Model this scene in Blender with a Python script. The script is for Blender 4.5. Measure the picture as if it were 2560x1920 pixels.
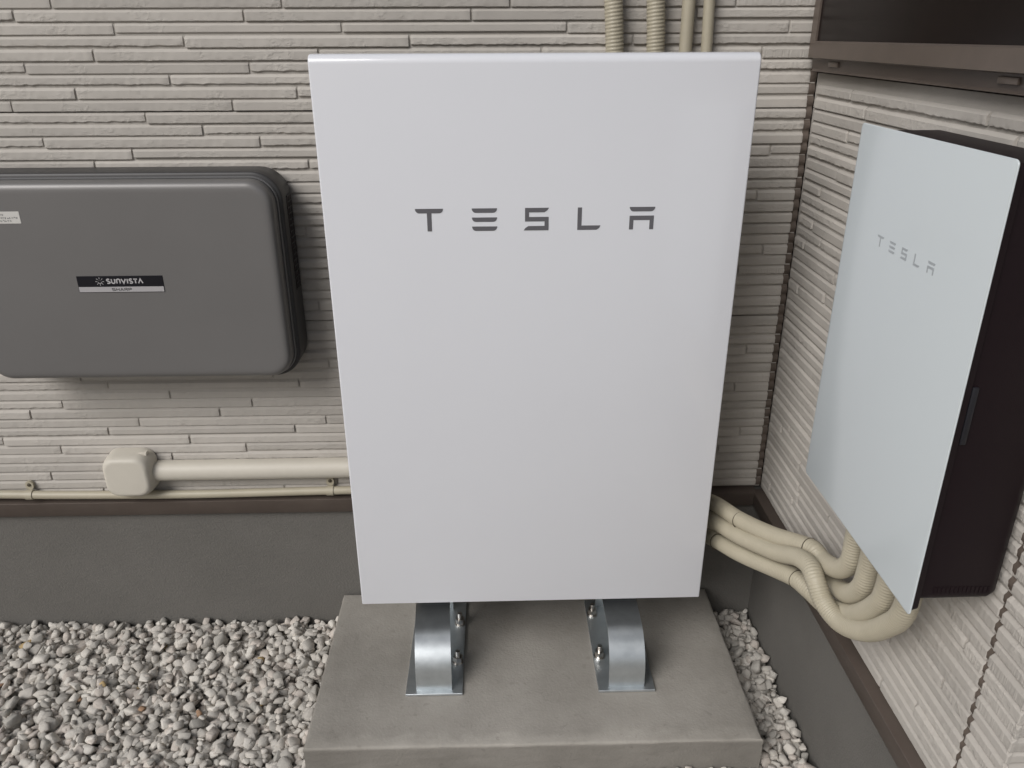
import bpy, bmesh, math, random
import numpy as np
from mathutils import Vector, Matrix

for o in list(bpy.data.objects):
    bpy.data.objects.remove(o)
scene = bpy.context.scene
COL = scene.collection
random.seed(7)
rng = np.random.default_rng(7)

# ------------------------------------------------------------------ camera
PIT, YAW, ROL = 0.4122, 0.0215, -0.0040
cam_d = bpy.data.cameras.new('camera')
cam_d.sensor_fit = 'HORIZONTAL'
cam_d.sensor_width = 36.0
cam_d.lens = 2005.16 / 2560 * 36
cam_d.clip_start = 0.05
cam_d.clip_end = 500
cam = bpy.data.objects.new('camera', cam_d)
COL.objects.link(cam)
fw = Vector((math.sin(YAW) * math.cos(PIT), math.cos(YAW) * math.cos(PIT), -math.sin(PIT)))
rt = Vector((math.cos(YAW), -math.sin(YAW), 0))
up = rt.cross(fw)
r2 = rt * math.cos(ROL) + up * math.sin(ROL)
u2 = up * math.cos(ROL) - rt * math.sin(ROL)
M = Matrix((r2, u2, -fw)).transposed().to_4x4()
M.translation = Vector((0.3033, -1.4486, 1.4384))
cam.matrix_world = M
scene.camera = cam

# ------------------------------------------------------------------ sky and sun
SUN_DIR = Vector((-0.62, -0.70, 0.74)).normalized()      # towards the sun
elev = math.asin(SUN_DIR.z)
azim = math.atan2(SUN_DIR.x, SUN_DIR.y)
world = bpy.data.worlds.new('World')
scene.world = world
world.use_nodes = True
wn = world.node_tree
bg = wn.nodes['Background']
sky = wn.nodes.new('ShaderNodeTexSky')
sky.sky_type = 'NISHITA'
sky.sun_disc = False
sky.sun_elevation = elev
sky.sun_rotation = azim
sky.dust_density = 4.0
sky.air_density = 1.0
hsv = wn.nodes.new('ShaderNodeHueSaturation')
hsv.inputs['Saturation'].default_value = 0.55
wn.links.new(sky.outputs['Color'], hsv.inputs['Color'])
tc = wn.nodes.new('ShaderNodeTexCoord')
cl = wn.nodes.new('ShaderNodeTexNoise')
cl.inputs['Scale'].default_value = 2.6; cl.inputs['Detail'].default_value = 6; cl.inputs['Roughness'].default_value = 0.55
wn.links.new(tc.outputs['Generated'], cl.inputs['Vector'])
cm = wn.nodes.new('ShaderNodeMapRange')
cm.inputs['From Min'].default_value = 0.35; cm.inputs['From Max'].default_value = 0.65
cm.inputs['To Min'].default_value = 0.72; cm.inputs['To Max'].default_value = 1.28
wn.links.new(cl.outputs['Fac'], cm.inputs['Value'])
cx = wn.nodes.new('ShaderNodeVectorMath'); cx.operation = 'SCALE'
wn.links.new(hsv.outputs['Color'], cx.inputs[0]); wn.links.new(cm.outputs['Result'], cx.inputs['Scale'])
wn.links.new(cx.outputs['Vector'], bg.inputs['Color'])
bg.inputs['Strength'].default_value = 0.045
sun_d = bpy.data.lights.new('sun', 'SUN')
sun_d.energy = 1.5
sun_d.angle = math.radians(34)
sun_d.color = (1.0, 0.99, 0.985)
sun = bpy.data.objects.new('sun', sun_d)
COL.objects.link(sun)
sun.rotation_euler = (-SUN_DIR).to_track_quat('-Z', 'Y').to_euler()
sun.location = (-3, -4, 6)

vs = scene.view_settings
vs.view_transform = 'Standard'
vs.look = 'None'
vs.exposure = 0.38
vs.gamma = 1.0
vs.use_curve_mapping = False

# ------------------------------------------------------------------ helpers
def tag(o, label=None, cat=None, group=None, kind=None):
    if label: o['label'] = label
    if cat: o['category'] = cat
    if group: o['group'] = group
    if kind: o['kind'] = kind
    return o

def empty(name, loc=(0, 0, 0)):
    o = bpy.data.objects.new(name, None)
    o.empty_display_size = 0.05
    o.location = loc
    COL.objects.link(o)
    return o

def link(name, mesh, mat=None, parent=None):
    o = bpy.data.objects.new(name, mesh)
    COL.objects.link(o)
    if mat is not None and not mesh.materials:
        mesh.materials.append(mat)
    if parent is not None:
        o.parent = parent
    return o

def keep(o, parent):
    """parent o, whose data are in world space, without moving it"""
    o.parent = parent
    pm = Matrix.LocRotScale(parent.location, parent.rotation_euler, parent.scale)
    o.matrix_parent_inverse = pm.inverted()
    return o

def from_bm(name, bm, mat, parent=None, smooth=False):
    bmesh.ops.recalc_face_normals(bm, faces=bm.faces)
    me = bpy.data.meshes.new(name)
    bm.to_mesh(me)
    bm.free()
    if smooth:
        me.polygons.foreach_set('use_smooth', [True] * len(me.polygons))
    return link(name, me, mat, parent)

def sharp(me, ang=35):
    me.polygons.foreach_set('use_smooth', [True] * len(me.polygons))
    me.set_sharp_from_angle(angle=math.radians(ang))

def bm_box(bm, x0, x1, y0, y1, z0, z1):
    vs_ = [bm.verts.new((x, y, z)) for x in (x0, x1) for y in (y0, y1) for z in (z0, z1)]
    for q in ((0, 1, 3, 2), (4, 6, 7, 5), (0, 4, 5, 1), (2, 3, 7, 6), (0, 2, 6, 4), (1, 5, 7, 3)):
        bm.faces.new([vs_[i] for i in q])
    return vs_

def box(name, x0, x1, y0, y1, z0, z1, mat, parent=None, bev=0.0, seg=2):
    bm = bmesh.new()
    bm_box(bm, x0, x1, y0, y1, z0, z1)
    if bev > 0:
        bmesh.ops.bevel(bm, geom=bm.edges[:], offset=bev, segments=seg, profile=0.5, affect='EDGES')
    o = from_bm(name, bm, mat, parent)
    if bev > 0: sharp(o.data)
    return o

def rr(x0, x1, z0, z1, r, n=10):
    """rounded rectangle in (a, b), counter clockwise"""
    pts = []
    for cx, cz, a0 in ((x1 - r, z1 - r, 0), (x0 + r, z1 - r, 90), (x0 + r, z0 + r, 180), (x1 - r, z0 + r, 270)):
        for i in range(n + 1):
            a = math.radians(a0 + 90 * i / n)
            pts.append((cx + r * math.cos(a), cz + r * math.sin(a)))
    return pts

def loft(name, loops, mat, parent=None, cap0=True, cap1=True, closed=False, ang=35):
    """loops: equal-length lists of 3-D points"""
    bm = bmesh.new()
    vl = [[bm.verts.new(p) for p in L] for L in loops]
    n = len(loops[0])
    m = len(vl)
    for k in range(m if closed else m - 1):
        A, B = vl[k], vl[(k + 1) % m]
        for i in range(n):
            bm.faces.new((A[i], A[(i + 1) % n], B[(i + 1) % n], B[i]))
    if not closed:
        if cap0: bm.faces.new(vl[0][::-1])
        if cap1: bm.faces.new(vl[-1])
    o = from_bm(name, bm, mat, parent)
    sharp(o.data, ang)
    return o

def catmull(P, step):
    P = [Vector(p) for p in P]
    Q = [P[0] * 2 - P[1]] + P + [P[-1] * 2 - P[-2]]
    out = []
    for i in range(1, len(Q) - 2):
        p0, p1, p2, p3 = Q[i - 1], Q[i], Q[i + 1], Q[i + 2]
        for k in range(24):
            t = k / 24
            out.append(0.5 * ((2 * p1) + (p2 - p0) * t + (2 * p0 - 5 * p1 + 4 * p2 - p3) * t * t + (3 * p1 - p0 - 3 * p2 + p3) * t ** 3))
    out.append(P[-1])
    # even resampling
    d = [0]
    for a, b in zip(out, out[1:]): d.append(d[-1] + (b - a).length)
    n = max(2, int(d[-1] / step))
    xs = np.linspace(0, d[-1], n)
    arr = np.array([tuple(p) for p in out])
    res = np.stack([np.interp(xs, d, arr[:, i]) for i in range(3)], 1)
    return [Vector(p) for p in res], xs

def tube(name, P, rad, mat, parent=None, step=0.006, seg=18, pitch=None, amp=0.0, helix=False):
    pts, s = catmull(P, step)
    bm = bmesh.new()
    t = (pts[1] - pts[0]).normalized()
    nrm = t.orthogonal().normalized()
    loops = []
    for i, p in enumerate(pts):
        t2 = (pts[min(i + 1, len(pts) - 1)] - pts[max(i - 1, 0)]).normalized()
        nrm = (nrm - t2 * nrm.dot(t2)).normalized()
        bn = t2.cross(nrm)
        L = []
        for k in range(seg):
            a = 2 * math.pi * k / seg
            r = rad
            if pitch:
                if helix:
                    ph = 2 * math.pi * s[i] / pitch - a
                    r += amp * (2 * abs(math.cos(ph / 2)) ** 0.7 - 1.0)
                else:
                    r += amp * (0.5, 1.0, 0.5, -1.0)[i % 4]
            L.append(bm.verts.new(p + (nrm * math.cos(a) + bn * math.sin(a)) * r))
        loops.append(L)
    for A, B in zip(loops, loops[1:]):
        for k in range(seg):
            bm.faces.new((A[k], A[(k + 1) % seg], B[(k + 1) % seg], B[k]))
    bm.faces.new(loops[0][::-1]); bm.faces.new(loops[-1])
    return from_bm(name, bm, mat, parent, smooth=True)

def prism(name, polys, to3, thick, mat, parent=None):
    """flat printed marks: polygons in (u, v); to3(u, v, h) places them, h is the height above the surface"""
    bm = bmesh.new()
    for P in polys:
        top = [bm.verts.new(to3(u, v, thick)) for u, v in P]
        bot = [bm.verts.new(to3(u, v, -0.0004)) for u, v in P]
        f = bm.faces.new(top)
        n = len(P)
        for i in range(n):
            bm.faces.new((top[i], bot[i], bot[(i + 1) % n], top[(i + 1) % n]))
        if n > 4: bmesh.ops.triangulate(bm, faces=[f])
    return from_bm(name, bm, mat, parent)

def stroke(P, w):
    """polyline to quads of width w with mitred joints"""
    P = [Vector((p[0], p[1])) for p in P]
    L, R_ = [], []
    for i, p in enumerate(P):
        a = (P[i] - P[i - 1]).normalized() if i > 0 else (P[1] - P[0]).normalized()
        b = (P[i + 1] - P[i]).normalized() if i < len(P) - 1 else a
        na, nb = Vector((-a.y, a.x)), Vector((-b.y, b.x))
        m = (na + nb).normalized()
        k = w / 2 / max(0.4, m.dot(na))
        L.append(p + m * k); R_.append(p - m * k)
    return [[tuple(L[i]), tuple(R_[i]), tuple(R_[i + 1]), tuple(L[i + 1])] for i in range(len(P) - 1)]

# ------------------------------------------------------------------ materials
def mat(name, col, rough=0.6, metal=0.0, var=None, vscale=8.0, bump=0.0, bscale=200.0, bdet=4.0, spec=0.5,
        coat=0.0, rnd=0.0, speck=None, rough_var=0.0, aniso=0.0, stretch=None):
    m = bpy.data.materials.new(name)
    m.use_nodes = True
    nt = m.node_tree
    N, L = nt.nodes, nt.links
    b = N['Principled BSDF']
    b.inputs['Base Color'].default_value = (*col, 1)
    b.inputs['Roughness'].default_value = rough
    b.inputs['Metallic'].default_value = metal
    b.inputs['Specular IOR Level'].default_value = spec
    b.inputs['Coat Weight'].default_value = coat
    b.inputs['Coat Roughness'].default_value = 0.06
    geo = N.new('ShaderNodeNewGeometry')
    src = geo.outputs['Position']
    if stretch:
        mp = N.new('ShaderNodeMapping')
        mp.inputs['Scale'].default_value = stretch
        L.new(src, mp.inputs['Vector'])
        src = mp.outputs['Vector']
    cur = None
    if var:
        n = N.new('ShaderNodeTexNoise')
        n.inputs['Scale'].default_value = vscale
        n.inputs['Detail'].default_value = 6
        n.inputs['Roughness'].default_value = 0.62
        L.new(src, n.inputs['Vector'])
        cr = N.new('ShaderNodeValToRGB')
        cr.color_ramp.elements[0].position = 0.30
        cr.color_ramp.elements[1].position = 0.70
        cr.color_ramp.elements[0].color = (*var, 1)
        cr.color_ramp.elements[1].color = (*col, 1)
        L.new(n.outputs['Fac'], cr.inputs['Fac'])
        cur = cr.outputs['Color']
        if rough_var:
            mr = N.new('ShaderNodeMapRange')
            mr.inputs['To Min'].default_value = rough - rough_var
            mr.inputs['To Max'].default_value = rough + rough_var
            L.new(n.outputs['Fac'], mr.inputs['Value'])
            L.new(mr.outputs['Result'], b.inputs['Roughness'])
    if speck:
        n2 = N.new('ShaderNodeTexNoise')
        n2.inputs['Scale'].default_value = speck[0]
        n2.inputs['Detail'].default_value = 2
        L.new(geo.outputs['Position'], n2.inputs['Vector'])
        c2 = N.new('ShaderNodeValToRGB')
        c2.color_ramp.elements[0].position = speck[1]
        c2.color_ramp.elements[1].position = speck[1] + 0.06
        c2.color_ramp.elements[0].color = (0, 0, 0, 1)
        c2.color_ramp.elements[1].color = (speck[3],) * 3 + (1,)
        L.new(n2.outputs['Fac'], c2.inputs['Fac'])
        mx = N.new('ShaderNodeMix'); mx.data_type = 'RGBA'
        if cur is not None: L.new(cur, mx.inputs[6])
        else: mx.inputs[6].default_value = (*col, 1)
        mx.inputs[7].default_value = (*speck[2], 1)
        L.new(c2.outputs['Color'], mx.inputs[0])
        cur = mx.outputs[2]
    if rnd:
        oi = N.new('ShaderNodeObjectInfo')
        mr = N.new('ShaderNodeMapRange')
        mr.inputs['To Min'].default_value = 1 - rnd
        mr.inputs['To Max'].default_value = 1 + rnd
        L.new(oi.outputs['Random'], mr.inputs['Value'])
        hs = N.new('ShaderNodeHueSaturation')
        L.new(mr.outputs['Result'], hs.inputs['Value'])
        if cur is not None: L.new(cur, hs.inputs['Color'])
        else: hs.inputs['Color'].default_value = (*col, 1)
        cur = hs.outputs['Color']
    if cur is not None: L.new(cur, b.inputs['Base Color'])
    if bump:
        n3 = N.new('ShaderNodeTexNoise')
        n3.inputs['Scale'].default_value = bscale
        n3.inputs['Detail'].default_value = bdet
        n3.inputs['Roughness'].default_value = 0.6
        L.new(src, n3.inputs['Vector'])
        bp = N.new('ShaderNodeBump')
        bp.inputs['Strength'].default_value = bump
        bp.inputs['Distance'].default_value = 0.004
        L.new(n3.outputs['Fac'], bp.inputs['Height'])
        L.new(bp.outputs['Normal'], b.inputs['Normal'])
    return m

def siding_mat():
    """painted ceramic siding: beige, fine sandy grain, patches of chipped stone relief"""
    m = mat('siding', (0.505, 0.476, 0.436), 0.88, var=(0.455, 0.428, 0.392), vscale=9, rnd=0.08)
    nt = m.node_tree; N, L = nt.nodes, nt.links
    b = N['Principled BSDF']
    geo = N.new('ShaderNodeNewGeometry')
    mp = N.new('ShaderNodeMapping')
    mp.inputs['Scale'].default_value = (1.0, 1.0, 1.5)
    L.new(geo.outputs['Position'], mp.inputs['Vector'])
    chips = N.new('ShaderNodeTexNoise')
    chips.inputs['Scale'].default_value = 85; chips.inputs['Detail'].default_value = 3; chips.inputs['Roughness'].default_value = 0.55
    L.new(mp.outputs['Vector'], chips.inputs['Vector'])
    crp = N.new('ShaderNodeValToRGB')
    crp.color_ramp.elements[0].position = 0.47; crp.color_ramp.elements[1].position = 0.62
    L.new(chips.outputs['Fac'], crp.inputs['Fac'])
    mask = N.new('ShaderNodeTexNoise'); mask.inputs['Scale'].default_value = 14; mask.inputs['Detail'].default_value = 3
    L.new(geo.outputs['Position'], mask.inputs['Vector'])
    ramp = N.new('ShaderNodeValToRGB')
    ramp.color_ramp.elements[0].position = 0.47; ramp.color_ramp.elements[1].position = 0.60
    L.new(mask.outputs['Fac'], ramp.inputs['Fac'])
    mul = N.new('ShaderNodeMath'); mul.operation = 'MULTIPLY'
    L.new(crp.outputs['Color'], mul.inputs[0]); L.new(ramp.outputs['Color'], mul.inputs[1])
    fine = N.new('ShaderNodeTexNoise'); fine.inputs['Scale'].default_value = 420; fine.inputs['Detail'].default_value = 3
    L.new(geo.outputs['Position'], fine.inputs['Vector'])
    f2 = N.new('ShaderNodeMath'); f2.operation = 'MULTIPLY'; f2.inputs[1].default_value = 0.30
    L.new(fine.outputs['Fac'], f2.inputs[0])
    sm = N.new('ShaderNodeMath'); sm.operation = 'ADD'
    L.new(mul.outputs[0], sm.inputs[0]); L.new(f2.outputs[0], sm.inputs[1])
    bp = N.new('ShaderNodeBump'); bp.inputs['Strength'].default_value = 0.33; bp.inputs['Distance'].default_value = 0.0022
    L.new(sm.outputs[0], bp.inputs['Height']); L.new(bp.outputs['Normal'], b.inputs['Normal'])
    return m

MS = siding_mat()
M_BOARD = mat('siding_groove', (0.47, 0.442, 0.404), 0.9, var=(0.42, 0.395, 0.36), vscale=14, bump=0.2, bscale=300)
M_LATCH = mat('latch_plastic', (0.016, 0.016, 0.020), 0.4)
M_SEAL = mat('sealant', (0.145, 0.115, 0.095), 0.75, var=(0.09, 0.07, 0.055), vscale=40, bump=0.4, bscale=120)
M_FOUND = mat('foundation_plaster', (0.150, 0.143, 0.131), 0.9, var=(0.130, 0.124, 0.113), vscale=5, bump=0.5, bscale=230,
              speck=(240, 0.62, (0.16, 0.15, 0.14), 0.5))
M_FLASH = mat('bronze_flashing', (0.122, 0.098, 0.083), 0.42, metal=0.25, var=(0.096, 0.076, 0.065), vscale=10, bump=0.04, bscale=400, rough_var=0.08)
M_FRAME = mat('bronze_frame', (0.175, 0.142, 0.120), 0.38, metal=0.35, var=(0.15, 0.122, 0.103), vscale=20, rough_var=0.06)
M_GLASS = mat('window_glass', (0.008, 0.0035, 0.0035), 0.30, spec=0.25, var=(0.005, 0.002, 0.002), vscale=30)
M_ROOM = mat('unlit_space_dark', (0.03, 0.018, 0.015), 0.7)  # near-black colour in place of the shade behind pane and siding gaps
M_CONC = mat('pad_concrete', (0.345, 0.325, 0.293), 0.85, var=(0.225, 0.210, 0.186), vscale=4.5, bump=0.30, bscale=160, bdet=8,
             speck=(55, 0.66, (0.20, 0.185, 0.165), 0.35))
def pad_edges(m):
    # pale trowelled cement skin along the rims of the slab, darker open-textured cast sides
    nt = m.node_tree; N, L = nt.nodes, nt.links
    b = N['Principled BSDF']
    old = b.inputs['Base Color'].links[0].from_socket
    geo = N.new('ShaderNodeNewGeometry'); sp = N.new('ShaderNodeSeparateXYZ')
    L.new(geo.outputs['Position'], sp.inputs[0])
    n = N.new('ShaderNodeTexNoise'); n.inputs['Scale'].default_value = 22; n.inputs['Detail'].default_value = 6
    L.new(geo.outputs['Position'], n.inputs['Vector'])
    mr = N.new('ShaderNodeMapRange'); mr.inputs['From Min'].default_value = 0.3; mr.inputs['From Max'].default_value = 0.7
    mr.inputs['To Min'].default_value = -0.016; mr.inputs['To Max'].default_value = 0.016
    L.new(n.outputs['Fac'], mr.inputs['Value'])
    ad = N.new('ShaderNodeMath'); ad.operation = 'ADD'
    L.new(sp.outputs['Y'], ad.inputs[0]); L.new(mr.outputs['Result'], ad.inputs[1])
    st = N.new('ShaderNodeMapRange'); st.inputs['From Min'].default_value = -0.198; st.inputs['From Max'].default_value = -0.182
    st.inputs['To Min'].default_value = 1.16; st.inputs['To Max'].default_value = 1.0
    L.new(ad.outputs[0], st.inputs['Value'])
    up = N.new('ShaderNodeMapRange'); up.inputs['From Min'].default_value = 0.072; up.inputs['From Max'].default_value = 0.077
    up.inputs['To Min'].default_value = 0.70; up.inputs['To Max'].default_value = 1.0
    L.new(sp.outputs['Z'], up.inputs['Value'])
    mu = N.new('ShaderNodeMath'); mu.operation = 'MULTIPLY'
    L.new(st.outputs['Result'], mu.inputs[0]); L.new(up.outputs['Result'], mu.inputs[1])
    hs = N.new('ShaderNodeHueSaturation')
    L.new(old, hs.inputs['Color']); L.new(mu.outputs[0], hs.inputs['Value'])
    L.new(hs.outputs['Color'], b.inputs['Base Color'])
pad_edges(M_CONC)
M_GROUND = mat('bare_ground', (0.24, 0.225, 0.20), 0.95, var=(0.22, 0.20, 0.18), vscale=12, bump=0.6, bscale=60)
M_WHITE = mat('white_enamel', (0.77, 0.785, 0.83), 0.18, coat=0.5, var=(0.755, 0.77, 0.815), vscale=2.2, rough_var=0.05, bump=0.012, bscale=900, bdet=2)
M_WGLASS = mat('white_glass', (0.60, 0.65, 0.672), 0.16, spec=0.4)
M_DARKB = mat('dark_body', (0.02, 0.02, 0.026), 0.5, bump=0.05, bscale=700)
M_BLACK = mat('black_plastic', (0.010, 0.0045, 0.0065), 0.5, spec=0.3, bump=0.08, bscale=900)
M_LOGO = mat('logo_grey', (0.125, 0.123, 0.135), 0.4)
M_LOGO2 = mat('logo_light_grey', (0.37, 0.40, 0.42), 0.35)
M_INV = mat('grey_lacquer', (0.195, 0.190, 0.187), 0.40, metal=0.25, var=(0.183, 0.178, 0.175), vscale=4, bump=0.035, bscale=1500, bdet=1)
M_INVD = mat('dark_grey_lacquer', (0.055, 0.054, 0.055), 0.45, metal=0.2, bump=0.03, bscale=1400)
M_TRIM = mat('trim_grey', (0.20, 0.20, 0.205), 0.33, metal=0.4)
M_PLATEK = mat('plate_black', (0.006, 0.006, 0.010), 0.3)
M_PLATEW = mat('plate_silver', (0.42, 0.41, 0.42), 0.4)
M_INKW = mat('ink_silver', (0.48, 0.47, 0.48), 0.4)
M_INKK = mat('ink_black', (0.012, 0.012, 0.014), 0.5)
M_STICK = mat('sticker_paper', (0.62, 0.61, 0.58), 0.5)
M_INKG = mat('ink_grey', (0.20, 0.20, 0.20), 0.6)
M_CREAM = mat('cream_plastic', (0.455, 0.415, 0.32), 0.45, var=(0.41, 0.373, 0.285), vscale=18, bump=0.03, bscale=500)
M_DUCT = mat('ivory_plastic', (0.62, 0.585, 0.51), 0.5, var=(0.57, 0.535, 0.465), vscale=6, bump=0.05, bscale=700)
M_TIE = mat('tie_wire', (0.10, 0.085, 0.06), 0.5, metal=0.4)
M_STEEL = mat('galvanised_steel', (0.66, 0.70, 0.72), 0.38, metal=0.88, var=(0.55, 0.59, 0.61), vscale=30, rough_var=0.07, bump=0.03, bscale=90)
M_BOLT = mat('stainless', (0.62, 0.60, 0.57), 0.28, metal=1.0)

def stone_mat():
    m = mat('gravel_stone', (0.5, 0.47, 0.44), 0.9)
    nt = m.node_tree; N, L = nt.nodes, nt.links
    b = N['Principled BSDF']
    at = N.new('ShaderNodeAttribute'); at.attribute_name = 'stone_colour'
    geo = N.new('ShaderNodeNewGeometry')
    n = N.new('ShaderNodeTexNoise'); n.inputs['Scale'].default_value = 160; n.inputs['Detail'].default_value = 5
    L.new(geo.outputs['Position'], n.inputs['Vector'])
    mr = N.new('ShaderNodeMapRange'); mr.inputs['To Min'].default_value = 0.80; mr.inputs['To Max'].default_value = 1.16
    L.new(n.outputs['Fac'], mr.inputs['Value'])
    hs = N.new('ShaderNodeHueSaturation')
    L.new(at.outputs['Color'], hs.inputs['Color']); L.new(mr.outputs['Result'], hs.inputs['Value'])
    L.new(hs.outputs['Color'], b.inputs['Base Color'])
    bp = N.new('ShaderNodeBump'); bp.inputs['Strength'].default_value = 0.35; bp.inputs['Distance'].default_value = 0.003
    L.new(n.outputs['Fac'], bp.inputs['Height']); L.new(bp.outputs['Normal'], b.inputs['Normal'])
    return m
M_STONE = stone_mat()

# ------------------------------------------------------------------ dimensions
YW, XR = 0.2978, 0.9686          # siding planes of the back and the side wall
YC = -0.6946                     # outer corner of the side wall
ZJ, PT, NR = 1.294, 0.455 / 19, 19
ROW_TOP, ROW_BOT = -16, 37       # siding rows, counted down from the board joint
ZB = ZJ - (ROW_BOT + 1) * PT     # lower end of the siding
ZT = ZJ - ROW_TOP * PT
FLOOR = 0.0028                    # groove floor behind the siding plane

# ------------------------------------------------------------------ ground
g = bmesh.new()
bmesh.ops.create_grid(g, x_segments=4, y_segments=4, size=80)
go = from_bm('ground', g, M_GROUND)
go.location.z = -0.045
tag(go, kind='structure')

# ------------------------------------------------------------------ siding strips (shared meshes, unit length, scaled along x)
def strip_mesh(i, thick, chip, depth):
    """local: x 0..1 along, -y out of the wall, z 0..PT"""
    r_ = random.Random(100 + i)
    nseg = 90
    b0 = 0.0048 if thick else 0.0013
    zt = PT - 0.0062
    wob = [0.0] * (nseg + 1)
    if chip:
        a = 0
        for k in range(nseg + 1):
            a = 0.45 * a + r_.uniform(-1, 1) * 0.0009
            wob[k] = a
    prof_rows = []
    for k in range(nseg + 1):
        x = k / nseg
        e = 0.0010 if k in (0, nseg) else 0.0
        j = lambda s: r_.uniform(-1, 1) * (s if chip else s * 0.25)
        zb = b0 + (wob[k] if thick else wob[k] * 0.25)
        dd = depth - e
        prof_rows.append([(x, FLOOR, b0 - 0.0006), (x, -dd + 0.0006, zb - 0.0002), (x, -dd + j(0.0004), zb + 0.0010), (x, -dd + j(0.0007), 0.5 * (zb + zt)),
                          (x, -dd + j(0.0004), zt - 0.0008), (x, -dd + 0.0008, zt + 0.0003), (x, FLOOR, PT - 0.0012)])
    verts = [p for row in prof_rows for p in row]
    n = 7
    faces = []
    for k in range(nseg):
        for q in range(n - 1):
            a = k * n + q
            faces.append((a, a + n, a + n + 1, a + 1))
    faces.append(tuple(range(n)))
    faces.append(tuple(nseg * n + q for q in range(n))[::-1])
    me = bpy.data.meshes.new('siding_strip')
    me.from_pydata(verts, [], faces)
    me.polygons.foreach_set('use_smooth', [True] * len(me.polygons))
    me.set_sharp_from_angle(angle=math.radians(16))
    me.materials.append(MS)
    return me

STRIPS = {}
for t in (0, 1):
    STRIPS[t] = [strip_mesh(10 * t + i, bool(t), i % 3 != 0, 0.0010 + 0.0008 * (i % 4)) for i in range(8)]

def put_strip(parent, kind, length, loc, rotz):
    o = bpy.data.objects.new('siding_strip', kind)
    COL.objects.link(o)
    o.location = loc
    o.scale = (length, 1, 1)
    o.rotation_euler = (0, 0, rotz)
    o.parent = parent
    return o

PH = {10: -.554, 11: -.631, 12: -.441, 13: -.308, 14: -.491, 15: -.185, 16: -.348, 17: -.095, 18: -.229,
      0: -.410, 1: -.297, 2: -.182, 3: -.450, 4: -.086, 5: -.220, 6: -.608, 7: -.468, 8: -.278, 9: -.358}
LEN, GAP = 0.447, 0.0046

def lay_rows(parent, s0, s1, phase, place, skip=lambda row, a, b: (a, b), rows=range(ROW_TOP, ROW_BOT + 1)):
    for row in rows:
        ph = phase(row)
        k = math.floor((s0 - ph) / LEN)
        a = ph + k * LEN
        carry = False
        while a < s1:
            lo, hi = max(a + GAP / 2, s0), min(a + LEN - GAP / 2, s1)
            a += LEN
            if s1 - a < 0.035: hi = s1; a = s1 + 1
            if hi - lo < 0.035 and lo == s0:
                carry = True; continue
            if carry: lo = s0; carry = False
            q = skip(row, lo, hi)
            if q is None: continue
            lo, hi = q
            if hi - lo < 0.008: continue
            r_ = random.Random(row * 131 + round(lo * 1000))
            kind = STRIPS[r_.random() < 0.42][r_.randrange(8)]
            place(parent, kind, lo, hi - lo, ZJ - (row + 1) * PT)

# ------------------------------------------------------------------ back wall
bw = empty('house_wall', (-0.1, YW, 0))
tag(bw, 'beige horizontal-strip siding wall behind the big white cabinet and grey wall unit', 'wall')
def bk(o): return keep(o, bw)
XL = -1.35
CORNER_GAP = 0.0125
def place_back(parent, kind, s, ln, z):
    o = put_strip(None, kind, ln, (s, YW, z), 0); bk(o)
lay_rows(bw, XL, XR - CORNER_GAP, lambda r: PH[r % NR], place_back)
ztop = ZT
for z0, z1 in ((ZJ + 0.0014, ZT), (ZJ - NR * PT + 0.0014, ZJ - 0.0014), (ZB, ZJ - NR * PT - 0.0014)):
    bk(box('siding_board', XL, XR - 0.001, YW + 0.0027, YW + 0.018, z0, z1, M_BOARD))
bk(box('wall_core', XL, XR + 0.1, YW + 0.019, YW + 0.10, 0.30, ZT, M_ROOM))
bk(box('foundation', XL, XR + 0.2, YW - 0.004, YW + 0.14, -0.2, 0.372, M_FOUND))
def flashing(name, a0, a1, put, parent):
    """drip edge: section in (out, z), swept along the wall"""
    sec = [(-0.010, 0.381), (-0.006, 0.3765), (0.0165, 0.3752), (0.0182, 0.3738), (0.0184, 0.339), (0.0172, 0.3375), (0.0150, 0.3385), (0.0150, 0.372), (-0.010, 0.3735)]
    loops = [[put(a, o_, z) for o_, z in sec] for a in (a0, a1)]
    return loft(name, loops, M_FLASH, parent, ang=50)
bk(flashing('drip_flashing', XL, XR - 0.012, lambda a, o_, z: (a, YW - o_, z), None))
# sealant band in the inner corner, notched at each groove
def seal_band(name, put, rows):
    bm = bmesh.new()
    r_ = random.Random(5)
    zs, ws, ds = [], [], []
    for row in rows:
        zb = ZJ - (row + 1) * PT
        for f, w_, d in ((0.02, 0.45, 0.0), (0.16, 0.55, 0.0005), (0.30, 1.0, 0.0035), (0.70, 1.0, 0.0042), (0.86, 0.7, 0.0018)):
            zs.append(zb + f * PT); ws.append(w_ + r_.uniform(-.06, .06)); ds.append(d + r_.uniform(-.0003, .0003))
    o = sorted(range(len(zs)), key=lambda i: zs[i])
    L = [[bm.verts.new(put(u, ds[i], zs[i])) for u in (-1.0, -0.5 * ws[i], 0.5 * ws[i], 1.0)] for i in o]
    for A, B in zip(L, L[1:]):
        for k in range(3): bm.faces.new((A[k], A[k + 1], B[k + 1], B[k]))
    return from_bm(name, bm, M_SEAL, None, smooth=True)
bk(seal_band('corner_sealant', lambda u, d, z: (XR - 0.0065 + 0.0068 * u, YW + 0.0028 - d, z), range(ROW_TOP, ROW_BOT + 1)))

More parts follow.
